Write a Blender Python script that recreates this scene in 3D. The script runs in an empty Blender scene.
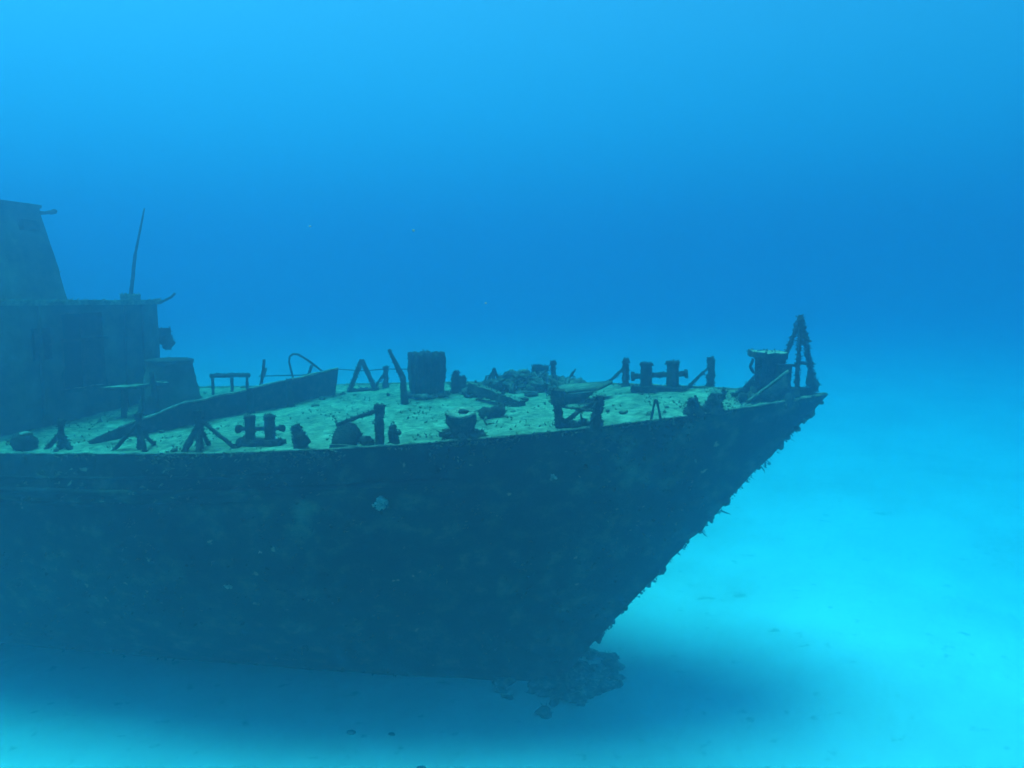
import bpy, math, random
from mathutils import Vector, Matrix, noise, Euler

S = bpy.context.scene
C = S.collection
R = math.radians
PI = math.pi

# ------------------------------------------------------------------ camera, world, sun, exposure
CAM_H = 6.80                       # camera height over the seabed, metres
F_PX, HORIZON = 810.0, 299.0
cam = bpy.data.cameras.new("camera")
cam.sensor_width = 36.0
cam.lens = F_PX / 1024.0 * 36.0
cam.clip_start, cam.clip_end = 0.05, 3000.0
cam_o = bpy.data.objects.new("camera", cam)
cam_o.location = (0, 0, CAM_H)
cam_o.rotation_euler = (PI / 2 - math.atan((384 - HORIZON) / F_PX), 0, 0)
C.objects.link(cam_o)
S.camera = cam_o

SUN_EL, SUN_AZ = 72.5, -64.0       # elevation; azimuth from straight ahead, negative = to the left
world = bpy.data.worlds.new("World")
S.world = world
world.use_nodes = True
nt = world.node_tree
bg = nt.nodes["Background"]
sky = nt.nodes.new("ShaderNodeTexSky")
sky.sky_type = 'NISHITA'
sky.sun_disc = False
sky.sun_elevation = R(SUN_EL)
sky.sun_rotation = R(SUN_AZ)
nt.links.new(sky.outputs["Color"], bg.inputs["Color"])
bg.inputs["Strength"].default_value = 0.08

sun = bpy.data.lights.new("sun", 'SUN')
sun.energy = 5.0
sun.angle = R(38)                  # sunlight scattered by the waves overhead
sun.color = (1.0, 0.97, 0.88)
sun_o = bpy.data.objects.new("sun", sun)
d = Vector((math.sin(R(SUN_AZ)) * math.cos(R(SUN_EL)), math.cos(R(SUN_AZ)) * math.cos(R(SUN_EL)), math.sin(R(SUN_EL))))
sun_o.rotation_euler = d.to_track_quat('Z', 'Y').to_euler()
sun_o.location = (0, 0, 60)
C.objects.link(sun_o)

S.view_settings.view_transform = 'Standard'
S.view_settings.look = 'None'
S.view_settings.gamma = 1.0
S.view_settings.use_curve_mapping = False
S.view_settings.exposure = 1.53
S.cycles.max_bounces = 6
S.cycles.volume_bounces = 3
S.cycles.diffuse_bounces = 3

# ------------------------------------------------------------------ the water: one even body of haze
WATER_TOP = 15.5
SIG_T = (0.170, 0.056, 0.051)      # extinction per metre, red / green / blue
SIG_S = (0.014, 0.0232, 0.0345)      # the scattered part of it
def make_haze():
    dens = max(SIG_T)
    col = [s / dens for s in SIG_S]
    absb = []
    for t, s, c in zip(SIG_T, SIG_S, col):
        k = (t - s) / (dens * (1 - c))
        absb.append((1 - k) ** 2)
    m = bpy.data.materials.new("sea_water_haze")
    m.use_nodes = True
    n = m.node_tree
    n.nodes.remove(n.nodes["Principled BSDF"])
    v = n.nodes.new("ShaderNodeVolumePrincipled")
    v.inputs["Color"].default_value = (*col, 1)
    v.inputs["Absorption Color"].default_value = (*absb, 1)
    v.inputs["Density"].default_value = dens
    v.inputs["Anisotropy"].default_value = 0.82
    n.links.new(v.outputs[0], n.nodes["Material Output"].inputs["Volume"])
    W = 260.0
    vs = [(x, y, z) for z in (-1.6, WATER_TOP) for y in (-W, W) for x in (-W, W)]
    fs = [(0, 2, 3, 1), (4, 5, 7, 6), (0, 1, 5, 4), (2, 6, 7, 3), (0, 4, 6, 2), (1, 3, 7, 5)]
    me = bpy.data.meshes.new("haze")
    me.from_pydata(vs, [], fs)
    me.materials.append(m)
    o = bpy.data.objects.new("haze", me)
    o["kind"] = "stuff"
    o["label"] = "hazy blue sea water all around the wreck"
    o["category"] = "haze"
    C.objects.link(o)
make_haze()

# ------------------------------------------------------------------ materials
def crust(name, dark, mid, light, scale=6.0, light_at=0.68, bump=0.6, speck=None, speck_at=0.74, lo=.62, hi=1.25):
    m = bpy.data.materials.new(name)
    m.use_nodes = True
    n = m.node_tree
    N, Lk = n.nodes, n.links.new
    p = N["Principled BSDF"]
    p.inputs["Roughness"].default_value = 0.95
    p.inputs["Specular IOR Level"].default_value = 0.12
    tc = N.new("ShaderNodeTexCoord")
    a = N.new("ShaderNodeTexNoise"); a.inputs["Scale"].default_value = scale
    a.inputs["Detail"].default_value = 8; a.inputs["Roughness"].default_value = 0.65
    Lk(tc.outputs["Object"], a.inputs["Vector"])
    r = N.new("ShaderNodeValToRGB")
    e = r.color_ramp.elements
    e[0].position, e[0].color = 0.36, (*dark, 1)
    e[1].position, e[1].color = light_at, (*light, 1)
    k = e.new(0.52); k.color = (*mid, 1)
    Lk(a.outputs["Fac"], r.inputs["Fac"])
    last = r.outputs["Color"]
    b = N.new("ShaderNodeTexNoise"); b.inputs["Scale"].default_value = scale * 0.22
    b.inputs["Detail"].default_value = 5
    Lk(tc.outputs["Object"], b.inputs["Vector"])
    br = N.new("ShaderNodeMapRange")
    br.inputs[1].default_value, br.inputs[2].default_value = 0.35, 0.65
    br.inputs[3].default_value, br.inputs[4].default_value = lo, hi
    Lk(b.outputs["Fac"], br.inputs[0])
    mu = N.new("ShaderNodeMix"); mu.data_type = 'RGBA'; mu.blend_type = 'MULTIPLY'; mu.inputs[0].default_value = 1
    Lk(last, mu.inputs[6]); Lk(br.outputs[0], mu.inputs[7])
    last = mu.outputs[2]
    if speck:
        c = N.new("ShaderNodeTexNoise"); c.inputs["Scale"].default_value = scale * 1.6
        c.inputs["Detail"].default_value = 3
        Lk(tc.outputs["Object"], c.inputs["Vector"])
        cr = N.new("ShaderNodeMapRange")
        cr.inputs[1].default_value, cr.inputs[2].default_value = speck_at, speck_at + 0.05
        Lk(c.outputs["Fac"], cr.inputs[0])
        mx = N.new("ShaderNodeMix"); mx.data_type = 'RGBA'
        Lk(cr.outputs[0], mx.inputs[0]); Lk(last, mx.inputs[6]); mx.inputs[7].default_value = (*speck, 1)
        last = mx.outputs[2]
    Lk(last, p.inputs["Base Color"])
    f = N.new("ShaderNodeTexNoise"); f.inputs["Scale"].default_value = scale * 5
    f.inputs["Detail"].default_value = 6; f.inputs["Roughness"].default_value = 0.7
    Lk(tc.outputs["Object"], f.inputs["Vector"])
    bp = N.new("ShaderNodeBump"); bp.inputs["Strength"].default_value = bump; bp.inputs["Distance"].default_value = 0.05
    Lk(f.outputs["Fac"], bp.inputs["Height"])
    Lk(bp.outputs[0], p.inputs["Normal"])
    return m

M = {}
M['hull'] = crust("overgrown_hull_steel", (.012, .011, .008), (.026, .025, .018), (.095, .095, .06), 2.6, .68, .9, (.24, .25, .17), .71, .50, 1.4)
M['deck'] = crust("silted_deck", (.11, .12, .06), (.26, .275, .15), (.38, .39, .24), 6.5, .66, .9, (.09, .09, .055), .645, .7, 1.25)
M['iron'] = crust("overgrown_iron", (.030, .027, .018), (.055, .050, .033), (.12, .115, .075), 8.0, .72, .9)
M['top'] = crust("silted_ledge", (.15, .15, .09), (.27, .27, .16), (.38, .38, .25), 9.0, .66, .7)
M['house'] = crust("overgrown_deckhouse_plate", (.06, .055, .04), (.12, .115, .08), (.20, .19, .14), 1.6, .70, .6)
M['recess_shade'] = crust("painted_recess_shade", (.006, .006, .005), (.012, .011, .009), (.03, .03, .02), 4, .8, .4)  # near-black colour stands in for the shade inside the deckhouse recess
M['rust'] = crust("rusted_pipe", (.05, .04, .025), (.09, .075, .05), (.16, .14, .10), 9.0, .7, .8)
M['pale'] = crust("pale_sponge", (.26, .26, .22), (.42, .42, .37), (.6, .6, .54), 14.0, .66, .7)
M['weed'] = crust("brown_weed", (.03, .03, .015), (.06, .06, .03), (.12, .12, .06), 10.0, .7, .5)
M['silt_weed'] = crust("silted_weed", (.08, .08, .045), (.15, .15, .085), (.25, .25, .15), 9.0, .7, .5)
M['sandy_rubble'] = crust("sandy_rubble", (.06, .06, .04), (.16, .16, .12), (.40, .39, .34), 7.0, .66, .7)
M['rubble'] = crust("weedy_rubble", (.05, .05, .03), (.12, .12, .08), (.28, .28, .21), 5.0, .66, .8)

def sand_material():
    m = bpy.data.materials.new("white_sand")
    m.use_nodes = True
    n = m.node_tree
    N, Lk = n.nodes, n.links.new
    p = N["Principled BSDF"]
    p.inputs["Roughness"].default_value = 0.95
    p.inputs["Specular IOR Level"].default_value = 0.1
    tc = N.new("ShaderNodeTexCoord")
    a = N.new("ShaderNodeTexNoise"); a.inputs["Scale"].default_value = 0.35
    a.inputs["Detail"].default_value = 9; a.inputs["Roughness"].default_value = 0.62
    Lk(tc.outputs["Object"], a.inputs["Vector"])
    r = N.new("ShaderNodeValToRGB")
    e = r.color_ramp.elements
    e[0].position, e[0].color = 0.33, (.47, .46, .40, 1)
    e[1].position, e[1].color = 0.60, (.58, .57, .51, 1)
    Lk(a.outputs["Fac"], r.inputs["Fac"])
    c = N.new("ShaderNodeTexNoise"); c.inputs["Scale"].default_value = 3.1
    c.inputs["Detail"].default_value = 4
    Lk(tc.outputs["Object"], c.inputs["Vector"])
    cr = N.new("ShaderNodeMapRange")
    cr.inputs[1].default_value, cr.inputs[2].default_value = .63, .74
    cr.inputs[4].default_value = .6
    Lk(c.outputs["Fac"], cr.inputs[0])
    mx = N.new("ShaderNodeMix"); mx.data_type = 'RGBA'
    Lk(cr.outputs[0], mx.inputs[0]); Lk(r.outputs["Color"], mx.inputs[6]); mx.inputs[7].default_value = (.22, .22, .15, 1)
    Lk(mx.outputs[2], p.inputs["Base Color"])
    w = N.new("ShaderNodeTexWave"); w.inputs["Scale"].default_value = 1.1
    w.inputs["Distortion"].default_value = 7; w.inputs["Detail"].default_value = 3; w.inputs["Detail Scale"].default_value = .8
    mp = N.new("ShaderNodeMapping"); mp.inputs["Rotation"].default_value = (0, 0, R(35))
    Lk(tc.outputs["Object"], mp.inputs["Vector"]); Lk(mp.outputs[0], w.inputs["Vector"])
    ad = N.new("ShaderNodeMath"); ad.operation = 'MULTIPLY_ADD'; ad.inputs[1].default_value = .5
    Lk(w.outputs["Fac"], ad.inputs[0]); Lk(c.outputs["Fac"], ad.inputs[2])
    bp = N.new("ShaderNodeBump"); bp.inputs["Strength"].default_value = .4; bp.inputs["Distance"].default_value = .035
    Lk(ad.outputs[0], bp.inputs["Height"]); Lk(bp.outputs[0], p.inputs["Normal"])
    return m
M['sand'] = sand_material()

# ------------------------------------------------------------------ mesh helpers
rng = random.Random(7)
def V(*a): return Vector(a)

class MB:
    """collects shapes; build() links them as ONE mesh object"""
    def __init__(s): s.v, s.f, s.mi = [], [], []
    def add(s, vs, fs, mi=0):
        k = len(s.v)
        s.v += [Vector(p) for p in vs]
        s.f += [tuple(i + k for i in f) for f in fs]
        s.mi += [mi] * len(fs)
        return s
    def tube(s, pts, rad, seg=9, step=.05, lump=.18, mi=0):
        pts = [Vector(p) for p in pts]
        if not isinstance(rad, (list, tuple)): rad = [rad] * len(pts)
        P, Q = [pts[0]], [rad[0]]
        for a, b, ra, rb in zip(pts, pts[1:], rad, rad[1:]):
            n = max(1, int((b - a).length / step))
            for i in range(1, n + 1):
                P.append(a.lerp(b, i / n)); Q.append(ra + (rb - ra) * i / n)
        rings, fs, vs = len(P), [], []
        up = Vector((0.31, 0.17, 0.93))
        for i in range(rings):
            t = (P[min(i + 1, rings - 1)] - P[max(i - 1, 0)]).normalized()
            x = t.cross(up)
            if x.length < .05: x = t.cross(Vector((1, 0, 0)))
            x.normalize(); y = t.cross(x)
            for j in range(seg):
                a = 2 * PI * j / seg
                q = P[i] + (x * math.cos(a) + y * math.sin(a)) * Q[i]
                k = 1 + lump * 2 * noise.noise(q * 11) + lump * noise.noise(q * 31)
                vs.append(P[i] + (x * math.cos(a) + y * math.sin(a)) * Q[i] * k)
        for i in range(rings - 1):
            for j in range(seg):
                fs.append((i * seg + j, i * seg + (j + 1) % seg, (i + 1) * seg + (j + 1) % seg, (i + 1) * seg + j))
        fs.append(tuple(range(seg - 1, -1, -1)))
        fs.append(tuple((rings - 1) * seg + j for j in range(seg)))
        return s.add(vs, fs, mi)
    def box(s, c, size, rot=(0, 0, 0), cell=.08, jit=.012, mi=0, top=None):
        """box of subdivided faces roughened by a noise field; top = material index of the upward face"""
        c = Vector(c); mt = Euler(rot).to_matrix()
        n = [max(1, min(60, int(size[i] / cell))) for i in range(3)]
        h = [size[i] / 2 for i in range(3)]
        for ax in range(3):
            u, w = (ax + 1) % 3, (ax + 2) % 3
            for sg in (-1, 1):
                vs, fs = [], []
                for i in range(n[u] + 1):
                    for j in range(n[w] + 1):
                        p = [0, 0, 0]
                        p[ax] = sg * h[ax]; p[u] = -h[u] + 2 * h[u] * i / n[u]; p[w] = -h[w] + 2 * h[w] * j / n[w]
                        q = c + mt @ Vector(p)
                        vs.append(q + noise.noise_vector(q * 7) * jit + noise.noise_vector(q * 23) * jit * .6)
                for i in range(n[u]):
                    for j in range(n[w]):
                        a = i * (n[w] + 1) + j
                        q = (a, a + n[w] + 1, a + n[w] + 2, a + 1)
                        fs.append(q if sg > 0 else q[::-1])
                s.add(vs, fs, top if (top is not None and ax == 2 and sg > 0) else mi)
        return s
    def lathe(s, c, prof, seg=28, lump=.05, rot=(0, 0, 0), flute=0, flute_n=12, mi=0, sy=1.0):
        c = Vector(c); mt = Euler(rot).to_matrix()
        P = [prof[0]]
        for (r0, z0), (r1, z1) in zip(prof, prof[1:]):
            n = max(1, int(math.hypot(r1 - r0, z1 - z0) / .06))
            for i in range(1, n + 1): P.append((r0 + (r1 - r0) * i / n, z0 + (z1 - z0) * i / n))
        vs, fs = [], []
        for r, z in P:
            for j in range(seg):
                a = 2 * PI * j / seg
                rr = max(r, .002) * (1 + flute * (1 if math.cos(a * flute_n) > 0 else -1))
                q = c + mt @ Vector((rr * math.cos(a), rr * math.sin(a) * sy, z))
                q += noise.noise_vector(q * 6) * lump * .5 + noise.noise_vector(q * 19) * lump * .35
                vs.append(q)
        for i in range(len(P) - 1):
            for j in range(seg):
                fs.append((i * seg + j, i * seg + (j + 1) % seg, (i + 1) * seg + (j + 1) % seg, (i + 1) * seg + j))
        fs.append(tuple((len(P) - 1) * seg + j for j in range(seg)))
        return s.add(vs, fs, mi)
    def blob(s, c, rad, lump=.3, nu=22, nv=13, freq=3.0, mi=0, cut=None):
        c = Vector(c); vs, fs = [], []
        for i in range(nv + 1):
            th = PI * i / nv
            for j in range(nu):
                a = 2 * PI * j / nu
                dr = Vector((math.sin(th) * math.cos(a), math.sin(th) * math.sin(a), math.cos(th)))
                q = Vector((dr.x * rad[0], dr.y * rad[1], dr.z * rad[2]))
                w = c + q
                k = 1 + lump * noise.noise(w * freq) + lump * .7 * noise.noise(w * freq * 2.7) + lump * .4 * noise.noise(w * freq * 7)
                w = c + q * k
                if cut is not None: w.z = max(w.z, cut)
                vs.append(w)
        for i in range(nv):
            for j in range(nu):
                fs.append((i * nu + j, (i + 1) * nu + j, (i + 1) * nu + (j + 1) % nu, i * nu + (j + 1) % nu))
        return s.add(vs, fs, mi)
    def plate(s, poly, thick, cell=None, jit=.01, mi=0):
        """flat polygon (3D points) given thickness along its normal"""
        P = [Vector(p) for p in poly]
        nrm = (P[1] - P[0]).cross(P[2] - P[0]).normalized()
        A = [p + nrm * thick / 2 for p in P]; B = [p - nrm * thick / 2 for p in P]
        n = len(P)
        fs = [tuple(range(n)), tuple(range(2 * n - 1, n - 1, -1))]
        for i in range(n): fs.append((i, n + i, n + (i + 1) % n, (i + 1) % n))
        return s.add(A + B, fs, mi)
    def tufts(s, count, length=.06, width=.012, up=.3, mi=0, zmin=None, rnd=None):
        """short weed blades rooted on the faces built so far"""
        g = rnd or rng
        nf = len(s.f)
        length *= .72; width *= .7; count = int(count * .9)
        vs, fs = [], []
        for _ in range(count):
            f = s.f[g.randrange(nf)]
            p = [s.v[i] for i in f]
            q = p[0].lerp(p[min(2, len(p) - 1)], g.random()).lerp(p[1], g.random() * .6)
            nrm = (p[1] - p[0]).cross(p[-1] - p[0])
            if nrm.length < 1e-9: continue
            nrm.normalize()
            for _b in range(3):
                dr = (nrm + Vector((g.uniform(-.8, .8), g.uniform(-.8, .8), up + g.uniform(-.5, .5)))).normalized()
                sd = dr.cross(Vector((g.uniform(-1, 1), g.uniform(-1, 1), .3))).normalized() * width * g.uniform(.6, 1.3)
                l = length * g.uniform(.4, 1.4)
                k = len(vs)
                mid = q + dr * l * .55 + Vector((g.uniform(-1, 1), g.uniform(-1, 1), g.uniform(-1, 1))) * l * .12
                vs += [q - sd, q + sd, mid + sd * .8, mid - sd * .8, q + dr * l]
                fs += [(k, k + 1, k + 2, k + 3), (k + 3, k + 2, k + 4)]
        return s.add(vs, fs, mi)
    def build(s, name, mats, parent=None, smooth=True, label=None):
        me = bpy.data.meshes.new(name)
        # keep coordinates near the object's own origin
        me.from_pydata([tuple(p) for p in s.v], [], s.f)
        for m in (mats if isinstance(mats, (list, tuple)) else [mats]): me.materials.append(m)
        me.polygons.foreach_set("material_index", s.mi)
        me.polygons.foreach_set("use_smooth", [smooth] * len(s.f))
        me.update()
        o = bpy.data.objects.new(name, me)
        C.objects.link(o)
        if parent: o.parent = parent
        if label: o["label"] = label
        return o

def tag(o, label, cat, group=None, kind=None):
    o["label"] = label; o["category"] = cat
    if group: o["group"] = group
    if kind: o["kind"] = kind
    return o
def empty(name, parent=None, label=None):
    o = bpy.data.objects.new(name, None)
    o.empty_display_size = .2
    C.objects.link(o)
    if parent: o.parent = parent
    if label: o["label"] = label
    return o

# ------------------------------------------------------------------ seabed
def axis(lo, hi, a, b, fine, grow):
    xs = []
    x = a
    while x <= b: xs.append(x); x += fine
    st = fine; x = xs[-1]
    while x < hi: st *= grow; x = min(hi, x + st); xs.append(x)
    st = fine; x = a
    while x > lo: st *= grow; x = max(lo, x - st); xs.insert(0, x)
    return xs
def sand_z(x, y):
    near = 1.0
    rise = 4.6 * (1 - math.exp(-(y - 15.5) / 42)) if y > 15.5 else 0.0
    rise += .75 * math.exp(-((x - 7.5) / 4.2) ** 2 - ((y - 14.5) / 4.0) ** 2)   # low sand bank added off the bow to shift where its shadow lands
    return (rise + .10 * noise.noise(Vector((x * .12, y * .12, 3.1))) + .045 * noise.noise(Vector((x * .45, y * .45, 7.7)))
            + .02 * noise.noise(Vector((x * 1.6, y * 1.6, 1.7))) * near)
def seabed():
    xs = axis(-255, 255, -16, 16, .28, 1.14); ys = axis(-255, 255, 5, 26, .28, 1.14)
    vs = [(x, y, sand_z(x, y)) for x in xs for y in ys]
    n = len(ys)
    fs = [(i * n + j, (i + 1) * n + j, (i + 1) * n + j + 1, i * n + j + 1) for i in range(len(xs) - 1) for j in range(n - 1)]
    o = MB().add(vs, fs).build("seabed", M['sand'])
    tag(o, "pale sandy seabed around the sunken ship", "seabed", kind="structure")
seabed()

# ------------------------------------------------------------------ the wreck: axes, deck height, hull form
PHI = R(15)
TIP = (4.87, 12.64)                # bow tip in plan
root = empty("shipwreck")
root.location = (TIP[0], TIP[1], 0)
root.rotation_euler = (0, 0, -PHI)
tag(root, "sunken overgrown ship resting upright on the sand, bow pointing right", "shipwreck")
SH, LIN, H0, ROLL = .27, .54, 2.30, -.05
BEAM, LEN, EXP = 3.5, 9.9, 2.2
S_END = 34.0
def dz(s, w):                      # deck height over the sand, s = metres aft of the tip, w = metres to starboard
    q = min(s, 18.0)
    return CAM_H - H0 + SH * max(1 - q / 14, 0) ** 2 + LIN * (1 - q / 14) + ROLL * w
def half(s):
    t = min(max((s + .09) / LEN, 0), 1)
    return .05 + (BEAM - .05) * (1 - (1 - t) ** EXP)
def P(s, w, h=0.0):                # ship position -> local coordinates
    return Vector((-s, -w, dz(s, w) + h))

def stem(v): return 4.55 * v + .35 * v * (1 - v) - .09
def hull_pt(u, v, side):
    """u 0..1 bow to stern, v 0..1 gunwale to keel"""
    s0 = stem(v)
    s = s0 + (u ** 1.6) * (S_END - s0)
    L = LEN + 5.5 * v
    t = min(max((s - s0) / L, 0), 1)
    full = BEAM * max(0, 1 - v ** 3.0) ** .55
    w = .05 + (max(full, .3) - .05) * (1 - (1 - t) ** (EXP - .35 * v))
    kn = min(1, max(0, (s - 5.0) / 5.0))           # knuckle fades out towards the bow
    if v <= .135: w += .13 * kn * v / .135         # topsides flare out to the knuckle, then step in
    else: w += kn * (.13 - .24 * min(1, (v - .135) / .03) * (1 - v) - .13 * min(1, (v - .135) / .5))
    zt = dz(s, w * side) ; z = zt + (-.25 - zt) * v
    p = Vector((-s, -w * side, z))
    a = noise.noise(p * 1.3) * .035 + noise.noise(p * 4.1) * .026 + noise.noise(p * 9) * .018 + noise.noise(Vector((p.x * .35, p.y, p.z * 6))) * .012
    k = min(1, v / .03)
    p.y += -side * a * k
    p.x += a * .6 * k * (1 if u > .02 else 1.5)
    return p

def hull():
    nu, nv = 240, 96
    vcs = [0, .004, .012] + [.012 + (1 - .012) * i / (nv - 3) for i in range(1, nv - 2)]
    vs, fs = [], []
    for side in (1, -1):
        k = len(vs)
        for i in range(nu + 1):
            for v in vcs: vs.append(hull_pt(i / nu, v, side))
        n = len(vcs)
        for i in range(nu):
            for j in range(n - 1):
                q = (k + i * n + j, k + i * n + j + 1, k + (i + 1) * n + j + 1, k + (i + 1) * n + j)
                fs.append(q if side == 1 else q[::-1])
    n = len(vcs); h = (nu + 1) * n
    for j in range(n - 1):                          # stem bar and transom
        fs.append((j + 1, j, h + j, h + j + 1))
        fs.append((nu * n + j, nu * n + j + 1, h + nu * n + j + 1, h + nu * n + j))
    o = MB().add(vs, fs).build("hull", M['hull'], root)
    return o
hull_o = hull()

def side_frame(s, drop):
    """point on the starboard plating `drop` metres under the gunwale at station s"""
    D = dz(s, 3) + .25
    v = drop / D
    s0 = stem(v)
    u = max(0, (s - s0) / (S_END - s0)) ** (1 / 1.6)
    return hull_pt(u, v, 1)

def hull_details():
    # rubbing strake along the knuckle
    pts = [side_frame(s, .60 - .012 * (s - 6)) + V(0, -.03, 0) for s in [5.2 + .35 * i for i in range(60)]]
    MB().tube(pts, [.012] + [.045] * 59, seg=8, step=.09, lump=.25).build("rubbing_strake", M['hull'], hull_o)
    # thin pale tubes stand in for the lit line of the deck edge
    for side in (1, -1):
        pts = []
        for i in range(90):
            s = -.06 + 22 * (i / 89) ** 1.5
            w = (half(s) - .03) * side
            pts.append(P(s, w, .004 if side > 0 else -.012))
        MB().tube(pts, .020, seg=7, step=.07, lump=.5).build("lit_edge_line", M['deck'], hull_o)
    # pale sponges stuck to the plating
    def patch(s, drop, r, seed):
        g = random.Random(seed)
        c = side_frame(s, drop)
        ex = (side_frame(s - .15, drop) - c).normalized(); ez = (side_frame(s, drop - .12) - c).normalized()
        ey = ex.cross(ez); ey = ey if ey.y < 0 else -ey
        b = MB()
        for k in range(16):
            a = g.uniform(0, 2 * PI); rr = r * .75 * g.random() ** .6
            q = r * g.uniform(.14, .36)
            b.blob(c + ex * rr * math.cos(a) + ez * rr * math.sin(a) * .8 + ey * .01, (q, q * .5, q), .5, 11, 8, 14)
        b.build("sponge_patch", M['pale'], hull_o)
    for q in ((6.33, .93, .16, 1), (9.05, 2.35, .075, 2), (8.3, 1.68, .045, 4), (3.9, .75, .07, 5), (10.4, 2.4, .03, 6)):
        patch(*q)
    # ragged weed hanging from the stem and the gunwale
    g = random.Random(11)
    b = MB()
    for _ in range(130):
        v = g.uniform(.02, .97)
        p = hull_pt(g.random() ** 3 * .03, v, g.choice((1, 1, -1)))
        for _k in range(g.randint(2, 5)):
            l = g.uniform(.02, .065) * (1 + 2.2 * (g.random() < .05))
            dr = Vector((g.uniform(.1, .9), g.uniform(-.6, .6), g.uniform(-1.0, .1))).normalized()
            sd = dr.cross(Vector((g.uniform(-1, 1), g.uniform(-1, 1), .4))).normalized() * g.uniform(.006, .016)
            q = p + Vector((g.uniform(-.06, .02), g.uniform(-.05, .05), g.uniform(-.06, .06)))
            m = q + dr * l * .5 + Vector((g.uniform(-.02, .02), g.uniform(-.02, .02), -.01))
            b.add([q - sd, q + sd, m + sd, m - sd, q + dr * l], [(0, 1, 2, 3), (3, 2, 4)])
    for _ in range(32):
        v = g.uniform(.02, .95); p = hull_pt(g.random() ** 3 * .012, v, 1); r = g.uniform(.025, .06)
        b.blob(p, (r, r, r * g.uniform(.8, 1.6)), .6, 9, 7, 9)
    b.build("hanging_weed", M['weed'], hull_o)["kind"] = "stuff"
    weeds = (MB(), MB())
    for _ in range(2600):                           # shaggy growth over the starboard plating
        s = g.uniform(.3, 15); dr0 = g.random() ** 2.4 * 4.6 + .03
        if dr0 > dz(s, 3) + .1: continue
        if s < stem(dr0 / (dz(s, 3) + .25)) + .1: continue
        p = side_frame(s, dr0)
        if noise.noise(Vector((s * .9, dr0 * 1.4, 5.5))) < -.05 + .12 * g.random(): continue
        b = weeds[0 if g.random() < .45 else 1]
        for _k in range(3):
            l = g.uniform(.03, .08)
            dr = Vector((g.uniform(-.5, .5), -1, g.uniform(-1.0, .7))).normalized()
            sd = dr.cross(Vector((g.uniform(-1, 1), 0.2, 1))).normalized() * g.uniform(.010, .028)
            q = p + Vector((g.uniform(-.05, .05), .01, g.uniform(-.05, .05)))
            b.add([q - sd, q + sd, q + dr * l * .6 + sd * .8, q + dr * l * .6 - sd * .8, q + dr * l], [(0, 1, 2, 3), (3, 2, 4)])
    for _ in range(520):                            # ragged turf along the deck edge
        s = 14 * g.random() ** 1.2 + .1
        if noise.noise(Vector((s * 1.7, 3.3, 0))) < -.1: continue
        q = side_frame(s, .01 + .04 * g.random())
        for _k in range(3):
            l = g.uniform(.02, .075)
            dr = Vector((g.uniform(-.7, .7), g.uniform(-1, .2), g.uniform(-.6, 1))).normalized()
            sd = dr.cross(Vector((g.uniform(-1, 1), .2, 1))).normalized() * g.uniform(.008, .02)
            weeds[g.random() < .5].add([q - sd, q + sd, q + dr * l * .6 + sd * .8, q + dr * l * .6 - sd * .8, q + dr * l], [(0, 1, 2, 3), (3, 2, 4)])
    for b, m in zip(weeds, (M['weed'], M['silt_weed'])): b.build("hull_growth", m, hull_o)["kind"] = "stuff"
    pts = [side_frame(s, .34) + V(0, -.01, 0) for s in [7.0 + .35 * i for i in range(56)]]
    MB().tube(pts, [.006] + [.022] * 55, seg=7, step=.09, lump=.4).build("plate_seam", M['hull'], hull_o)
    pts = [side_frame(s, .80) + V(0, -.01, 0) for s in [8.2 + .35 * i for i in range(52)]]
    MB().tube(pts, [.006] + [.026] * 51, seg=7, step=.09, lump=.4).build("plate_seam", M['hull'], hull_o)
hull_details()

def deck():
    nu, nw = 300, 64
    vs, fs = [], []
    for i in range(nu + 1):
        s = -.03 + (S_END - .06) * (i / nu) ** 1.35
        for j in range(nw + 1):
            t = -1 + 2 * j / nw
            w = (half(s) - .02) * t
            q = Vector((s, w, 0))
            b = .035 * noise.noise(q * 1.1) + .026 * noise.noise(q * 3.7) + .022 * noise.noise(q * 8)
            b += .05 * max(0, noise.noise(q * 2.0 + Vector((9, 4, 2))) - .25)
            vs.append(P(s, w, -.02 + b * min(1, (1 - abs(t)) * 9)))
    n = nw + 1
    for i in range(nu):
        for j in range(nw):
            fs.append((i * n + j, i * n + j + 1, (i + 1) * n + j + 1, (i + 1) * n + j))
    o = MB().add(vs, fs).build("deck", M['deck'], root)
    # low weed and sponge lumps on the deck
    g = random.Random(5)
    b = MB()
    for _ in range(45):
        s = g.uniform(.4, 13.5); w = (half(s) - .1) * g.uniform(-1, 1)
        r = g.uniform(.02, .05)
        b.blob(P(s, w, .0), (r * g.uniform(.8, 1.4), r * g.uniform(.8, 1.4), r * .8), .8, 9, 7, 14)
    for _ in range(2300):
        s = g.uniform(.4, 13.8); w = (half(s) - .06) * g.uniform(-1, 1)
        if noise.noise(Vector((s * 1.3, w * 1.3, 2.2))) + .5 * noise.noise(Vector((s * 4, w * 4, 1))) < .05 + .25 * g.random() - .1: continue
        q = P(s, w, -.01)
        for _k in range(3):
            l = g.uniform(.02, .055)
            dr = Vector((g.uniform(-.9, .9), g.uniform(-.9, .9), 1)).normalized()
            sd = Vector((g.uniform(-1, 1), g.uniform(-1, 1), 0)).normalized() * g.uniform(.006, .016)
            b.add([q - sd, q + sd, q + dr * l * .6 + sd * .8, q + dr * l * .6 - sd * .8, q + dr * l], [(0, 1, 2, 3), (3, 2, 4)])
    w_o = b.build("deck_growth", M['silt_weed'], root)
    w_o["kind"] = "stuff"
deck()

# ------------------------------------------------------------------ fittings on the deck
IRON, TOP, RUST, HOUSE = M['iron'], M['top'], M['rust'], M['house']

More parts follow.
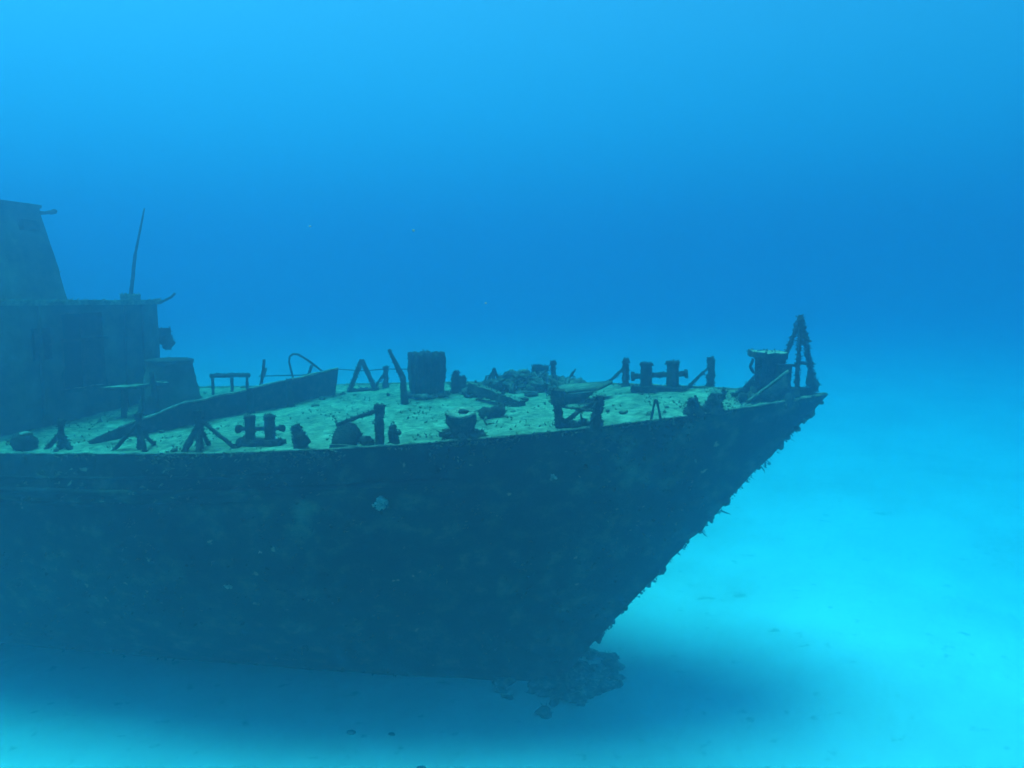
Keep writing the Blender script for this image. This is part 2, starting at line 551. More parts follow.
def bitts(s, w, gap, h, r, bar, label):
    t = empty("mooring_bitts", root, label)
    L = gap * 2.1
    b = MB().box(P(s, w, .02), (L, r * 3.2, .09), (0, 0, 0), .05, .03)
    for k in range(12): b.blob(P(s + rng.uniform(-.5, .5) * L, w + rng.uniform(-1.4, 1.6) * r, .02), (.07, .06, .05), .5, 9, 6, 9)
    b.tufts(160, .06).build("base_plate", IRON, t)
    for k in (-1, 1):
        q = P(s + k * gap / 2, w)
        MB().lathe(q, [(r * 1.1, -.03), (r * 1.02, .08), (r * .98, h - .05), (r * 1.12, h - .04), (r * 1.12, h), (r * .9, h + .012), (0, h + .015)], 20, .03).tufts(45, .035).build("post", IRON, t)
    MB().tube([P(s + bar, w, h * .55), P(s - bar, w, h * .55)], r * .45, 9).tufts(40, .03).build("crossbar", IRON, t)
    for k in (-1, 1):
        MB().tube([P(s + k * bar * 1.0, w, h * .55), P(s + k * (bar + .06), w, h * .55)], r * .75, 10, .03).build("bar_end", IRON, t)

def stanchion(s, w, h, legs, label, r=.032, lean=(0, 0), cap=True):
    """upright post with splayed struts; legs = (ds, dw, joint height, strut radius)"""
    t = empty("stanchion", root, label)
    top = P(s + lean[0], w + lean[1], h)
    b = MB().tube([P(s, w, -.04), top], [r * (1.15 if len(legs) > 2 else 1.5), r * (.8 if len(legs) > 2 else .95)], 9, .04, .3)
    if cap: b.box(top + V(0, 0, .0), (r * 2.1, r * 2.1, r * 1.8), (0, 0, .3), .03, .01)
    b.tufts(70, .045)
    b.build("post", IRON, t)
    for ds, dw, hj, rs in legs:
        j = P(s, w).lerp(top, hj / h); j.z = P(s, w).z + hj
        MB().tube([j, P(s + ds, w + dw, -.03)], rs, 8, .04, .22).tufts(40, .045).build("strut", IRON, t)
    return t

# starboard edge, aft to forward
def drum_vent():
    t = empty("ventilator", root, "squat rounded ventilator overgrown at the aft end")
    q = P(12.30, 3.12)
    MB().blob(q + V(0, 0, .10), (.22, .16, .17), .25, 20, 12, 5).tufts(90, .04).build("body", IRON, t)
    MB().blob(q + V(.05, 0, .245), (.10, .09, .035), .3, 14, 8, 7).build("silt_cap", TOP, t)
drum_vent()
stanchion(11.68, 3.00, .40, [(.26, .06, .24, .035), (-.26, .10, .22, .04), (-.05, .1, .2, .04)], "three legged stanchion farthest aft on the near side", .045)
stanchion(10.16, 3.05, .50, [(.42, .10, .40, .03), (-.20, .14, .34, .035), (-.02, -.3, .30, .03)], "three legged stanchion with thin splayed struts", .042)
stanchion(9.07, 3.08, .52, [(.12, .25, .38, .05), (-.62, -.02, .44, .032), (-.16, .28, .3, .04), (.02, -.25, .34, .03)], "thick stanchion with one long strut reaching forward", .055)
bitts(8.22, 2.80, .335, .42, .075, .34, "pair of mooring posts on the near side of the deck")
def stump():
    b = MB().tube([P(7.36, 3.1, -.03), P(7.40, 3.1, .18), P(7.47, 3.1, .33)], [.12, .10, .055], 12, .04, .3).tufts(110, .045)
    b.build("broken_post", IRON, root, label="short broken post leaning aft")
stump()
def roller_fairlead():
    t = empty("fairlead", root, "rounded cable roller with a slanting bar and an upright post")
    q = P(6.68, 3.00)
    b = MB()
    for k in (-1, 1):                                # arch shaped cheeks around a roller
        vs = []
        n = 18
        for i in range(n + 1):
            a = PI * i / n
            vs.append(q + V(-math.cos(a) * .19, k * .10, math.sin(a) * .28 + .02))
        b.plate(vs, .05, mi=0)
    b.tufts(80, .04)
    b.build("cheek_plate", IRON, t)
    MB().tube([q + V(0, -.09, .16), q + V(0, .09, .16)], .16, 16, .04, .1).tufts(40, .03).build("roller", IRON, t)
    MB().box(q + V(.03, 0, .01), (.46, .32, .06), (0, 0, 0), .06, .015, 0, 1).build("base_plate", [IRON, TOP], t)
    MB().tube([P(6.85, 3.0, .31), P(6.20, 2.97, .50)], .030, 8, .04, .25).tufts(40, .04).build("bar", IRON, t)
    MB().tube([P(6.20, 2.95, -.03), P(6.20, 2.95, .54)], [.07, .06], 10, .04, .2).box(P(6.20, 2.95, .54), (.13, .13, .07), (0, 0, .2), .03, .01).tufts(80, .04).build("post", IRON, t)
    MB().tube([P(6.00, 2.9, -.03), P(6.02, 2.9, .27)], [.08, .04], 9, .04, .3).tube([P(6.09, 2.9, .15), P(5.90, 2.9, .15)], .03, 8, .03, .3).tufts(70, .04).build("cleat", IRON, t)
    MB().blob(P(6.38, 2.98, .03), (.10, .09, .10), .5, 12, 8, 8).tufts(40, .05).build("growth_lump", IRON, t)
roller_fairlead()
def mushroom_vent():
    t = empty("ventilator", root, "stout ventilator with a pale silted rim")
    q = P(5.09, 2.55)
    MB().lathe(q, [(.24, -.04), (.19, .05), (.165, .14), (.20, .22), (.215, .30), (.22, .36), (.19, .37), (.0, .35)], 24, .05, (.2, 0, .0)).tufts(150, .05).build("barrel", IRON, t)
    MB().lathe(q + V(0, -.074, .355), [(.205, -.01), (.222, .015), (.19, .035), (.12, .02), (0, .018)], 22, .05, (.2, 0, 0)).build("rim", TOP, t)
    MB().blob(q + V(.03, -.06, .385), (.09, .07, .03), .4, 14, 8, 8).build("cap", IRON, t)
    b = MB()
    for a in range(9):
        b.blob(q + V(.27 * math.cos(a * .7), .24 * math.sin(a * .7), .04), (.07, .06, .05), .6, 10, 7, 9)
    b.tufts(200, .07).build("growth_skirt", IRON, t)
mushroom_vent()
def gate_posts():
    t = empty("rail_gate", root, "broken rail bay, square headed post and leaning post with crossed bars")
    a, c = P(3.80, 1.98), P(3.20, 2.22)
    MB().tube([a + V(0, 0, -.03), a + V(-.02, 0, .36)], [.06, .055], 10, .04, .2).box(a + V(-.02, 0, .44), (.20, .18, .22), (0, .05, .2), .05, .02).tufts(120, .04).build("post", IRON, t)
    MB().tube([c + V(-.03, 0, -.03), c + V(.0, 0, .25), c + V(.04, 0, .48)], [.085, .07, .05], 10, .04, .28).tufts(140, .05).build("post", IRON, t)
    MB().tube([a + V(.04, 0, .06), a + V(.30, -.02, .24), c + V(.02, 0, .42)], [.035, .03, .035], 8, .04, .25).tufts(60, .04).build("bar", IRON, t)
    MB().tube([a + V(.02, 0, .30), c + V(-.05, .03, .26)], .016, 7, .04, .25).tufts(30, .03).build("bar", RUST, t)
    MB().tube([a + V(.32, -.02, .22), a + V(.36, -.03, .06)], .016, 7, .03, .3).build("bar", RUST, t)
    MB().box(a + V(.36, -.01, .31), (.22, .05, .025), (0, -.5, 0), .05, .01).build("flat_bar", TOP, t)
    b = MB()
    for k in range(8): b.blob(a + V(.02 + .08 * k, rng.uniform(-.08, .08), .03), (.07, .06, rng.uniform(.05, .12)), .5, 9, 6, 9)
    b.tufts(160, .06).build("growth_mat", IRON, t)
gate_posts()
def wishbone():
    q = P(2.44, 1.66)
    MB().tube([q + V(-.06, 0, 0), q + V(-.005, 0, .30), q + V(.015, 0, .30), q + V(.09, 0, -.02)], .017, 8, .03, .2).build("ring_bolt", IRON, root, label="thin upturned V of rod on the bare deck")
wishbone()
def cleats():
    t = empty("cleat", root, "ragged overgrown cleat near the bow, lower of two")
    q = P(1.92, 1.36)
    MB().tube([q + V(-.06, 0, -.02), q + V(-.02, 0, .25)], [.07, .04], 9, .03, .35).tube([q + V(.0, 0, .25), q + V(.12, 0, 0)], [.05, .05], 8, .03, .35).tufts(140, .05).build("horn", IRON, t)
    t = empty("cleat", root, "ragged overgrown cleat near the bow with a hooked top")
    q = P(1.60, 1.22)
    MB().tube([q + V(-.14, .02, .0), q + V(-.02, 0, .22), q + V(.0, 0, .28)], [.07, .07, .05], 9, .03, .35).tube([q + V(.02, 0, -.02), q + V(.03, 0, .2)], [.09, .06], 9, .03, .35).tube([q + V(.02, 0, .20), q + V(.10, 0, .22), q + V(.13, 0, .30), q + V(.10, 0, .36)], [.04, .03, .025, .012], 7, .03, .3).tufts(190, .05).build("horn", IRON, t)
cleats()

# bow
def bow_block():
    t = empty("winch_housing", root, "boxy housing with an overhanging silted lid at the bow")
    q = P(.80, .10)
    rz = .25
    b = MB()
    b.box(q + V(0, 0, .30), (.36, .34, .66), (0, 0, rz), .06, .02)
    b.box(q + V(.19, -.20, .26), (.20, .16, .58), (0, 0, rz), .06, .02)
    b.tufts(260, .05)
    b.build("casing", IRON, t)
    MB().box(q + V(-.04, -.02, .69), (.50, .46, .09), (.04, .03, rz), .06, .016, 0, 1).tufts(50, .04).build("lid", [IRON, TOP], t)
    MB().tube([q + V(-.26, -.10, .62), q + V(-.30, -.12, .50), q + V(-.24, -.12, .40)], .022, 7, .03, .3).build("handle", IRON, t)
    MB().plate([q + V(-.24, .12, .34), q + V(-.19, .12, .10), q + V(-.50, .14, -.02), q + V(-.58, .14, .0), q + V(-.40, .12, .14)], .05).tufts(40, .05).build("side_plate", IRON, t)
    MB().tube([q + V(-.34, -.50, -.02), q + V(.26, -.32, .46)], .022, 7, .04, .25).tufts(20, .03).build("brace", TOP, t)
    MB().plate([q + V(-.28, -.50, -.02), q + V(.22, -.34, .40), q + V(.30, -.34, -.02)], .04).tufts(60, .05).build("gusset", IRON, t)
    b = MB()
    for k in range(16): b.blob(q + V(rng.uniform(-.45, .42), rng.uniform(-.42, .2), .02), (.08, .08, rng.uniform(.05, .13)), .5, 9, 6, 9)
    b.tufts(260, .06).build("growth_mat", IRON, t)
bow_block()
def bow_mast():
    t = empty("bow_frame", root, "tall narrow frame with two legs at the very bow")
    ap = P(.35, -.15, 1.17)
    fb, fc = P(.37, -.12, .05), P(.12, -.06, .05)
    MB().tube([P(.62, -.22, .38), ap + V(-.02, 0, -.02)], [.028, .034], 9, .05, .25).tufts(60, .05).build("leg", IRON, t)
    MB().tube([fb, ap + V(0, 0, -.05)], [.036, .026], 9, .04, .35).tufts(120, .05).build("leg", IRON, t)
    MB().tube([fc, fc.lerp(ap, .45) + V(.02, 0, 0), ap + V(.02, 0, -.02)], [.07, .04, .028], 10, .035, .7).tufts(190, .06).build("leg", IRON, t)
    for k in (.40,): MB().tube([fb.lerp(ap, k), fc.lerp(ap, k)], .022, 7, .04, .3).build("rung", IRON, t)
    MB().tube([P(.58, -.2, .47), P(.36, -.12, .46)], .018, 7, .05, .25).build("crossbar", IRON, t)
    MB().blob(ap + V(.0, 0, .0), (.045, .045, .08), .5, 12, 8, 9).tufts(60, .05).build("head_lump", IRON, t)
    b = MB().box(P(.30, -.08, .04), (.40, .22, .13), (0, 0, .25), .06, .03)
    b.blob(P(.62, .0, .05), (.13, .10, .10), .5, 12, 8, 7)
    b.tufts(220, .06).build("foot_block", IRON, t)
bow_mast()

# port edge
stanchion(3.32, -1.96, .46, [(.42, .0, .36, .028)], "far stanchion aft of the far mooring posts, with slanting brace", .05)
bitts(2.62, -1.15, .47, .50, .105, .44, "larger pair of mooring posts on the far side of the deck")
stanchion(1.74, -1.40, .46, [(.42, .05, .36, .028)], "far stanchion forward of the far mooring posts", .055)
def far_vents():
    t = empty("ventilator", root, "bucket shaped ventilator on the far side")
    q = P(5.15, -2.62)
    MB().lathe(q, [(.10, -.03), (.11, .12), (.17, .26), (.18, .34), (.14, .36), (0, .35)], 18, .05).tufts(110, .06).build("barrel", IRON, t)
    stanchion(4.86, -2.55, .42, [(-.02, .15, .3, .03)], "short far post beside the bucket shaped ventilator", .045)
far_vents()
def far_aframe():
    t = empty("rail_frame", root, "inverted V of pipe on the far side")
    ap = P(9.02, -2.41, .66)
    MB().tube([P(9.32, -2.38, -.03), ap], .05, 9, .05, .2).tufts(50, .04).build("leg", IRON, t)
    MB().tube([ap, P(8.72, -2.45, -.03)], .05, 9, .05, .2).tufts(50, .04).build("leg", IRON, t)
    MB().tube([P(9.34, -2.4, .0), P(8.66, -2.46, .0)], .05, 8, .05, .3).tufts(60, .05).build("foot_bar", IRON, t)
    stanchion(8.62, -2.75, .42, [(.28, .05, .34, .025)], "low far post behind the inverted V", .045)
far_aframe()
def far_rail():
    t = empty("guard_wire", root, "thin wire sagging along the far rail")
    MB().tube([P(9.9, -2.9, .42), P(9.2, -2.9, .36), P(8.62, -2.78, .40), P(7.9, -2.7, .38), P(7.3, -2.6, .46)], .012, 6, .1, .1).build("wire", IRON, t)
    MB().tube([P(6.15, -2.6, -.03), P(6.12, -2.6, .36)], .035, 8, .05, .25).tube([P(6.12, -2.6, .33), P(5.95, -2.6, -.02)], .03, 8, .05, .25).tube([P(6.12, -2.6, .33), P(6.32, -2.6, -.02)], .03, 8, .05, .25).tufts(60, .05).build("post", IRON, t)
far_rail()

# middle of the deck
def capstan():
    t = empty("capstan", root, "large ribbed drum standing in the middle of the deck")
    q = P(7.17, -1.46)
    MB().lathe(q, [(.27, -.04), (.29, .05), (.31, .2), (.335, .5), (.335, .78), (.31, .84), (.24, .85), (.20, .80), (0, .79)], 48, .04, (0, 0, 0), .055, 10).tufts(60, .04).build("drum", IRON, t)
    MB().blob(q + V(-.02, 0, .83), (.12, .12, .04), .5, 14, 8, 8).tufts(30, .08).build("cap", IRON, t)
    MB().tube([q + V(-.42, .1, .30), q + V(-.36, .1, .46), q + V(-.28, .05, .46)], .03, 8, .04, .3).build("bracket", IRON, t)
    MB().box(q + V(.46, .35, .22), (.13, .16, .46), (0, .1, .4), .05, .05).box(q + V(.60, .35, .22), (.20, .16, .26), (0, -.3, .2), .05, .06).tufts(150, .06).build("gearbox", IRON, t)
    b = MB()
    for k in range(14):
        a = k * PI / 7
        b.tube([q + V(.30 * math.cos(a), .30 * math.sin(a), .02), q + V(.345 * math.cos(a), .345 * math.sin(a), .5), q + V(.335 * math.cos(a),   .335 * math.sin(a), .86)], .034, 7, .05, .3)
    b.tufts(80, .04).build("ribs", IRON, t)
    b = MB()
    for k in range(14): b.blob(q + V(.36 * math.cos(k * .45), .36 * math.sin(k * .45), .02), (.09, .08, rng.uniform(.03, .06)), .6, 10, 7, 7)
    b.tufts(250, .06).build("growth_skirt", M['rubble'], t)
capstan()
def leaning_post():
    b = MB().tube([P(7.32, -.66, -.03), P(7.34, -.66, .45), P(7.50, -.66, .78), P(7.62, -.66, 1.02)], [.075, .055, .042, .03], 10, .05, .15).tufts(70, .04)
    b.build("davit_post", IRON, root, label="tall thin post leaning aft beside the ribbed drum")
leaning_post()

# breakwater plate and what is near it
def breakwater():
    t = empty("breakwater", root, "long slanting breakwater plate rising towards the middle of the deck")
    a, c = Vector((11.33, 2.79)), Vector((9.50, -2.05))
    n = 44
    vs, fs, lip = [], [], []
    for i in range(n + 1):
        k = i / n
        s, w = a.lerp(c, k)
        h = .05 + .34 * min(1, k / .32) ** .8 + .20 * max(0, k - .32)
        lean = -.10 * min(1, k * 2)
        for z, o in ((-.05, 0), (h, lean)):
            p = P(s + o, w, z)
            p += noise.noise_vector(p * 2.5) * .02
            vs.append(p + V(.022, 0, 0)); vs.append(p - V(.022, 0, 0))
        lip.append(vs[-2] * .5 + vs[-1] * .5)
    for i in range(n):
        k, m = i * 4, i * 4 + 4
        fs += [(k, m, m + 2, k + 2), (k + 1, k + 3, m + 3, m + 1), (k + 2, m + 2, m + 3, k + 3)]
    fs += [(0, 2, 3, 1), (n * 4, n * 4 + 1, n * 4 + 3, n * 4 + 2)]
    MB().add(vs, fs).tufts(120, .04).build("plate", IRON, t)
    MB().tube(lip[4:], .026, 7, .08, .3).build("top_edge", TOP, t)
    # port arm of the V, running aft from the apex
    vs = [P(9.50, -2.05, -.03), P(9.42, -2.05, .47), P(10.8, -3.1, .30), P(10.9, -3.1, -.03)]
    MB().plate(vs, .045).build("plate", IRON, t)
    # hoop of bent pipe on the top edge
    base = P(10.02, -1.05)
    pts = [P(9.95, -1.20, .38), P(10.08, -1.25, .80), P(10.06, -1.25, .90), P(9.98, -1.25, .95), P(9.88, -1.28, .93), P(9.74, -1.4, .80), P(9.58, -1.75, .50)]
    MB().tube(pts, .022, 8, .03, .12).build("bent_pipe", IRON, t)
    for s, w, h in ((10.28, .05, .46), (9.86, -.68, .52)):
        MB().tube([P(s - .12, w, -.03), P(s - .10, w, h)], [.07, .06], 9, .05, .25).tufts(70, .05).build("stiffener", IRON, t)
    MB().tube([P(10.75, -1.2, .0), P(10.62, -1.2, .86)], .032, 8, .05, .15).build("post", IRON, t)
    MB().tube([P(10.2, -2.0, .1), P(9.98, -2.0, .62)], .03, 8, .05, .2).build("post", IRON, t)
breakwater()
def gun_base():
    t = empty("gun_mount", root, "wide conical gun mount with a rimmed top before the deckhouse")
    q = P(12.26, -.40)
    MB().lathe(q, [(.66, -.05), (.60, .06), (.50, .55), (.42, .90), (.44, .93), (.44, .99), (.40, 1.0), (.36, .96), (0, .96)], 34, .05).tufts(160, .05).build("cone", HOUSE, t)
    MB().lathe(q + V(0, 0, .965), [(.445, 0), (.46, .03), (.40, .05)], 34, .03).build("rim", IRON, t)
    MB().box(q + V(.12, -.46, .58), (.34, .16, .07), (0, .1, 0), .05, .02, 0, 1).build("foot_rest", [IRON, TOP], t)
    MB().tube([P(12.10, .22, -.03), P(12.22, .18, .84)], [.05, .045], 9, .05, .2).tufts(60, .04).build("post", IRON, t)
    t = empty("work_bench", root, "small plate on a leg beside the gun mount")
    MB().box(P(12.62, .42, .58), (.72, .46, .05), (0, -.06, .1), .06, .02, 0, 1).build("top", [IRON, TOP], t)
    MB().tube([P(12.72, .40, -.03), P(12.68, .40, .56)], .06, 9, .05, .2).tufts(40, .04).build("leg", IRON, t)
    MB().tube([P(12.36, .30, -.03), P(12.34, .3, .56)], .03, 8, .05, .2).build("leg", IRON, t)
    t = empty("guard_rail", root, "low guard rail on the far side behind the breakwater")
    MB().tube([P(12.75, -2.4, .40), P(11.75, -2.4, .40)], .05, 9, .06, .2).tufts(50, .04).build("rail", IRON, t)
    for s in (12.7, 12.2, 11.82):
        MB().tube([P(s, -2.4, -.05), P(s, -2.4, .40)], .035, 8, .06, .2).build("post", IRON, t)
    MB().tube([P(11.7, -2.6, -.05), P(11.45, -2.6, .52)], .03, 8, .06, .2).build("brace", IRON, t)
    MB().tube([P(11.7, -2.7, .33), P(10.3, -2.7, .33)], .014, 6, .1, .1).build("wire", IRON, t)
gun_base()

# ------------------------------------------------------------------ deckhouse
def plumb(s, w, h=0.0): return Vector((-s, -w, dz(HF, 0) + h))
def wall_sheet(b, p0, p1, h0, h1, cell=.16, jit=.03, holes=(), mi=0, lean=0.0):
    """outer skin from plan point p0 to p1 (s, w), heights over deck, with rectangular holes (k0, k1, z0, z1) left open"""
    L = math.hypot(p1[0] - p0[0], p1[1] - p0[1])
    us = sorted(set([i / max(1, int(L / cell)) for i in range(max(1, int(L / cell)) + 1)] + [h[0] for h in holes] + [h[1] for h in holes]))
    nz = max(1, int((h1 - h0) / cell))
    zs = sorted(set([h0 + (h1 - h0) * i / nz for i in range(nz + 1)] + [h[2] for h in holes] + [h[3] for h in holes]))
    vs, fs = [], []
    for u in us:
        for z in zs:
            s = p0[0] + (p1[0] - p0[0]) * u + lean * (z - h0); w = p0[1] + (p1[1] - p0[1]) * u
            p = plumb(s, w, z)
            vs.append(p + noise.noise_vector(p * 1.1) * jit + noise.noise_vector(p * 4) * jit * .5)
    n = len(zs)
    for i in range(len(us) - 1):
        for j in range(n - 1):
            um, zm = (us[i] + us[i + 1]) / 2, (zs[j] + zs[j + 1]) / 2
            if any(h[0] < um < h[1] and h[2] < zm < h[3] for h in holes): continue
            fs.append((i * n + j, (i + 1) * n + j, (i + 1) * n + j + 1, i * n + j + 1))
    b.add(vs, fs, mi)
    return b
HF = 13.72
HH = 2.20
def deckhouse():
    def P(s, w, h=0.0): return Vector((-s, -w, dz(HF, 0) + h))
    t = empty("deckhouse", root, "tall blocky deckhouse fading into the blue at the left")
    b = MB()
    foot = [(HF + 7, -2.45), (HF + .75, -2.45), (HF + .2, -2.2), (HF, -1.7), (HF, -.34), (HF, .79), (HF, 1.7), (HF + .2, 2.2), (HF + .75, 2.45), (HF + 7, 2.45)]
    for i, (p, q) in enumerate(zip(foot, foot[1:])):
        holes = ()
        if i == 4: holes = ((.04, .96, .55, 2.02),)
        if i == 5: holes = ((.25, .75, 1.15, 1.75),)
        if i in (0, 8): holes = ((.14, .22, 1.1, 1.7), (.34, .42, 1.1, 1.7), (.55, .66, .2, 1.9))
        wall_sheet(b, p, q, -.25, HH, holes=holes)
    wall_sheet(b, foot[-1], foot[0], -.1, HH)
    b.tufts(1100, .14, .02)
    b.build("wall", HOUSE, t)
    # recess behind the middle opening
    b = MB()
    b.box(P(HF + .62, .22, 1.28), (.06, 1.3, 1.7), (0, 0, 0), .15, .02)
    b.build("recess_back", M['recess_shade'], t)
    for w, sc in ((-.345, 1), (.79, 1)):
        MB().box(P(HF + .3, w, 1.28), (.58, .06, 1.6), (0, 0, 0), .15, .02).build("recess_side", IRON, t)
    MB().box(P(HF - .03, .22, 1.50), (.05, 1.2, .06), (0, 0, 0), .1, .015).build("recess_rail", IRON, t)
    MB().box(P(HF + .03, .22, .52), (.16, 1.3, .07), (0, 0, 0), .1, .02, 0, 1).build("recess_sill", [IRON, TOP], t)
    # roof with a silted edge and lip
    poly = [(HF + 7, -2.5), (HF + .75, -2.5), (HF + .16, -2.25), (HF - .05, -1.72), (HF - .05, 1.72), (HF + .16, 2.25), (HF + .75, 2.5), (HF + 7, 2.5)]
    b = MB()
    A = [P(s, w, HH + .07) for s, w in poly]; B = [P(s, w, HH - .03) for s, w in poly]
    k = len(poly)
    b.add(A + B, [tuple(range(k - 1, -1, -1)), tuple(range(k, 2 * k))] + [(i, (i + 1) % k, k + (i + 1) % k, k + i) for i in range(k)])
    b.tufts(500, .12)
    b.build("roof", TOP, t, smooth=False)
    # things clamped to the port corner
    q = P(HF + .28, -2.35)
    MB().box(q + V(.10, 0, 1.45), (.30, .22, .34), (0, 0, .6), .08, .05).blob(q + V(.20, 0, 1.30), (.14, .12, .16), .5, 12, 8, 6).tufts(80, .07).build("lamp_box", IRON, t)
    MB().tube([P(HF - .05, -1.95, HH), P(HF - .25, -2.1, HH + .12), P(HF - .32, -2.15, HH + .22)], .03, 7, .05, .3).build("bracket", IRON, t)
    for w in (-.9, -1.45): MB().tube([P(HF - .03, w, 0), P(HF - .03, w, HH - .05)], .03, 7, .1, .25).build("stiffener", HOUSE, t)
    MB().tube([P(HF - .04, 1.3, 0), P(HF - .04, 1.3, HH - .05)], .035, 7, .1, .25).build("stiffener", HOUSE, t)
    # antenna on its foot
    a = P(HF + .70, -1.95, HH + .07)
    f = MB().box(a + V(0, 0, .06), (.34, .24, .12), (0, 0, .2), .06, .03).tufts(60, .06).build("antenna_base", TOP, t)
    MB().tube([a, a + V(.14, .05, 1.0), a + V(.40, .1, 2.02)], [.045, .032, .018], 8, .08, .15).build("antenna", IRON, t)
    # upper tier, tapering
    u = empty("upper_tier", root, "tapering upper structure on top of the deckhouse")
    b = MB()
    z0, z1 = HH + .07, HH + 2.05
    low = [(15.45, 1.35), (15.45, -1.25), (19.0, -1.25), (19.0, 1.35)]
    upp = [(15.85, 1.1), (15.85, -1.02), (18.6, -1.02), (18.6, 1.1)]
    n, mz = 14, 12
    for i in range(4):
        vs, fs = [], []
        for a_ in range(n + 1):
            for c_ in range(mz + 1):
                k, z = a_ / n, c_ / mz
                lo = Vector(low[i]).lerp(Vector(low[(i + 1) % 4]), k); up = Vector(upp[i]).lerp(Vector(upp[(i + 1) % 4]), k)
                sw = lo.lerp(up, z)
                p = P(sw.x, sw.y, z0 + (z1 - z0) * z)
                vs.append(p + noise.noise_vector(p * 1.5) * .03 + noise.noise_vector(p * 5) * .015)
        for a_ in range(n):
            for c_ in range(mz):
                k = a_ * (mz + 1) + c_
                fs.append((k, k + 1, k + mz + 2, k + mz + 1))
        b.add(vs, fs)
    b.tufts(600, .14, .02)
    b.build("wall", HOUSE, u)
    A = [P(s + (.04 if s > 17 else -.04), w * 1.03, z1 - .02) for s, w in upp]; B = [p + V(0, 0, .07) for p in A]
    MB().add(A + B, [(0, 1, 2, 3), (7, 6, 5, 4)] + [(i, 4 + i, 4 + (i + 1) % 4, (i + 1) % 4) for i in range(4)]).build("roof", HOUSE, u, smooth=False)
    MB().tube([P(15.86, -.98, z1 - .12), P(15.80, -1.32, z1 - .08)], .04, 7, .05, .3).blob(P(15.8, -1.36, z1 - .06), (.07, .07, .06), .4, 10, 7, 8).build("lamp_bracket", IRON, u)
    MB().box(P(15.66, -.55, z1 - .42), (.10, .42, .22), (0, -.2, 0), .08, .03).build("window_hood", IRON, u)
deckhouse()

# ------------------------------------------------------------------ loose wreckage lying on the deck: things of their own
SHIP = Matrix.Translation(Vector((TIP[0], TIP[1], 0))) @ Matrix.Rotation(-PHI, 4, 'Z')
def loose(b, name, mats, label, cat, group=None, kind=None):
    b.v = [SHIP @ p for p in b.v]
    c = sum(b.v, Vector()) / len(b.v); c.z = min(p.z for p in b.v)
    b.v = [p - c for p in b.v]
    o = b.build(name, mats)
    o.location = c
    return tag(o, label, cat, group, kind)
b = MB()
b.box((P(6.10, -1.00, .17) + P(4.85, .05, .06)) / 2, ((P(6.1, -1, .2) - P(4.85, .05, .05)).length, .16, .16), (0, .11, math.atan2(-1.05, 1.25)), .07, .03, 0, 1).tufts(120, .05)
loose(b, "fallen_beam", [IRON, M['silt_weed']], "dark beam fallen aslant in front of the wreckage heap", "beam")
g = random.Random(21)
b = MB()
for k in range(130):
    s = g.uniform(4.2, 6.3); w = -1.95 + g.gauss(0, .28)
    hh = .27 * math.exp(-((s - 5.35) / .6) ** 2) + .05
    b.blob(P(s, w, hh * g.uniform(.1, .95)), (g.uniform(.05, .14), g.uniform(.05, .13), g.uniform(.03, .10)), .9, 12, 8, 9)
for k in range(16):
    s = g.uniform(4.5, 6.2); w = -1.95 + g.gauss(0, .25)
    b.tube([P(s, w, .02), P(s + g.uniform(-.4, .4), w + g.uniform(-.3, .3), g.uniform(.15, .36))], .022, 7, .05, .4)
b.tufts(1400, .09)
loose(b, "wreckage_heap", M['rubble'], "long heap of overgrown wreckage in the middle of the deck", "wreckage")
b = MB().blob(P(5.16, .92, .05), (.20, .14, .12), .45, 18, 10, 6).blob(P(5.0, .9, .10), (.08, .08, .10), .5, 12, 8, 8).tufts(90, .05)
loose(b, "lump", IRON, "small dark pointed lump on the deck behind the silted rim ventilator", "growth lump")
b = MB()
b.plate([P(4.40, -.15, .17), P(3.55, -.10, .22), P(3.40, -.75, .24), P(4.30, -.8, .20)], .05)
b.plate([P(4.38, -.12, .14), P(3.60, -.07, .19), P(3.86, -.09, -.02), P(4.34, -.11, -.02)], .04, mi=1)
b.tufts(60, .04)
loose(b, "loose_plate", [M['silt_weed'], IRON], "flat plate propped up on the deck behind the rail bay", "plate")
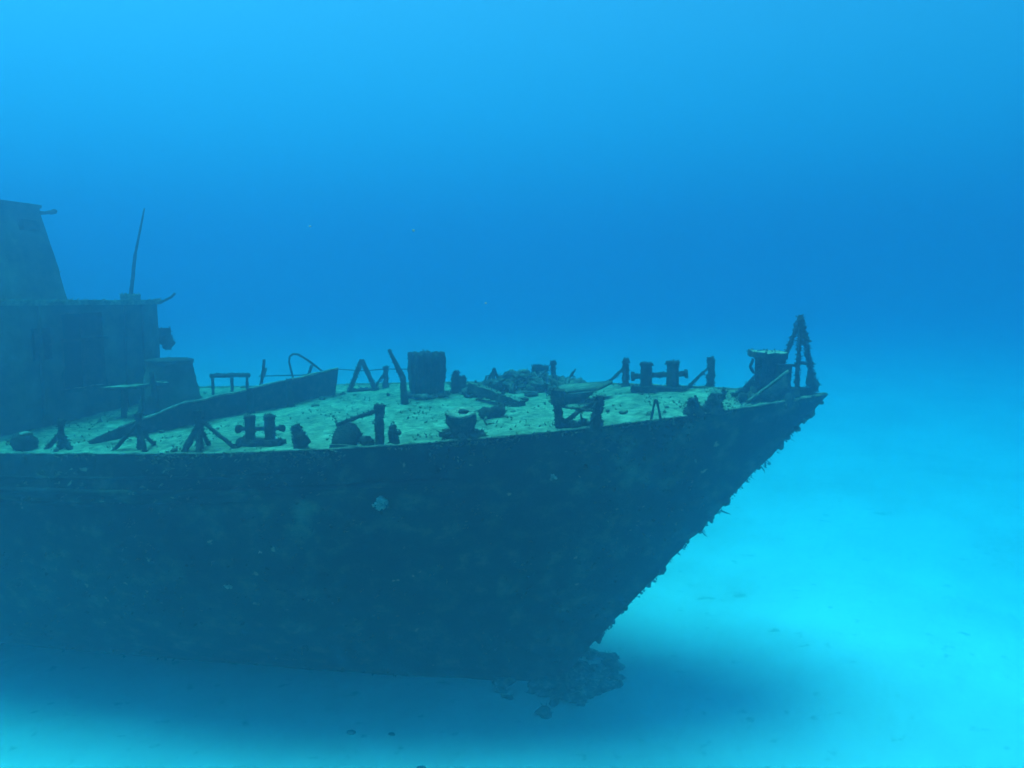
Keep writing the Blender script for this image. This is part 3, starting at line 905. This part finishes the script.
for (s, w, ln, an, lab) in ((5.6, -.6, .9, .5, "thin pipe lying across the deck near the heap"), (4.6, -.9, .7, -.35, "shorter thin pipe beside the propped plate")):
    b = MB().tube([P(s, w, .05), P(s - ln * math.cos(an), w + ln * math.sin(an), .07)], .035, 8, .05, .25).tufts(40, .04)
    loose(b, "loose_pipe", RUST, lab, "pipe", "pipes lying loose on the deck")

# ------------------------------------------------------------------ on the sand
g = random.Random(33)
b = MB()
for k in range(150):
    s = 4.15 + g.gauss(0, .48); w = -.2 + g.gauss(0, .42)
    r = g.uniform(.04, .14)
    c_ = math.cos(PHI); s_ = math.sin(PHI)
    gz = sand_z(TIP[0] - s * c_ - w * s_, TIP[1] + s * s_ - w * c_)
    b.blob(Vector((-s, -w, gz + .02)), (r * g.uniform(.9, 1.8), r * g.uniform(.9, 1.8), r * g.uniform(.4, .9)), .6, 12, 9, 6)
b.tufts(1500, .10, .012)
loose(b, "rubble", M['sandy_rubble'], "weedy rubble on the sand under the foot of the bow", "rubble", None, "stuff")
def stone(x, y, r, lab):
    r *= .75
    b = MB().blob(V(0, 0, r * .2), (r * 1.2, r * .8, r * .5), .6, 14, 9, 9)
    o = b.build("stone", M['rubble'])
    o.location = (x, y, sand_z(x, y))
    tag(o, lab, "stone", "stones on the sand")
stone(-2.55, 12.15, .085, "small dark stone on the sand, leftmost of three")
stone(-1.90, 12.1, .06, "small dark stone on the sand, middle of three")
stone(-1.33, 11.15, .08, "small dark stone on the sand nearest the viewer")
def fleck(x, y, z, r, lab):
    b = MB().blob(V(0, 0, 0), (r, r * .8, r * .7), .4, 9, 6, 60)
    o = b.build("drifting_particle", M['pale'])
    o.location = (x, y, z)
    tag(o, lab, "particle", "specks drifting in the water")
fleck(-.13, 4.0, CAM_H - .02, .006, "tiny pale speck drifting in the water just above the leaning post")
fleck(-.60, 5.0, CAM_H + .415, .009, "brighter pale speck drifting in open water above the deck")
fleck(-1.23, 5.0, CAM_H + .44, .008, "fainter pale speck drifting in open water, left of the brighter one")
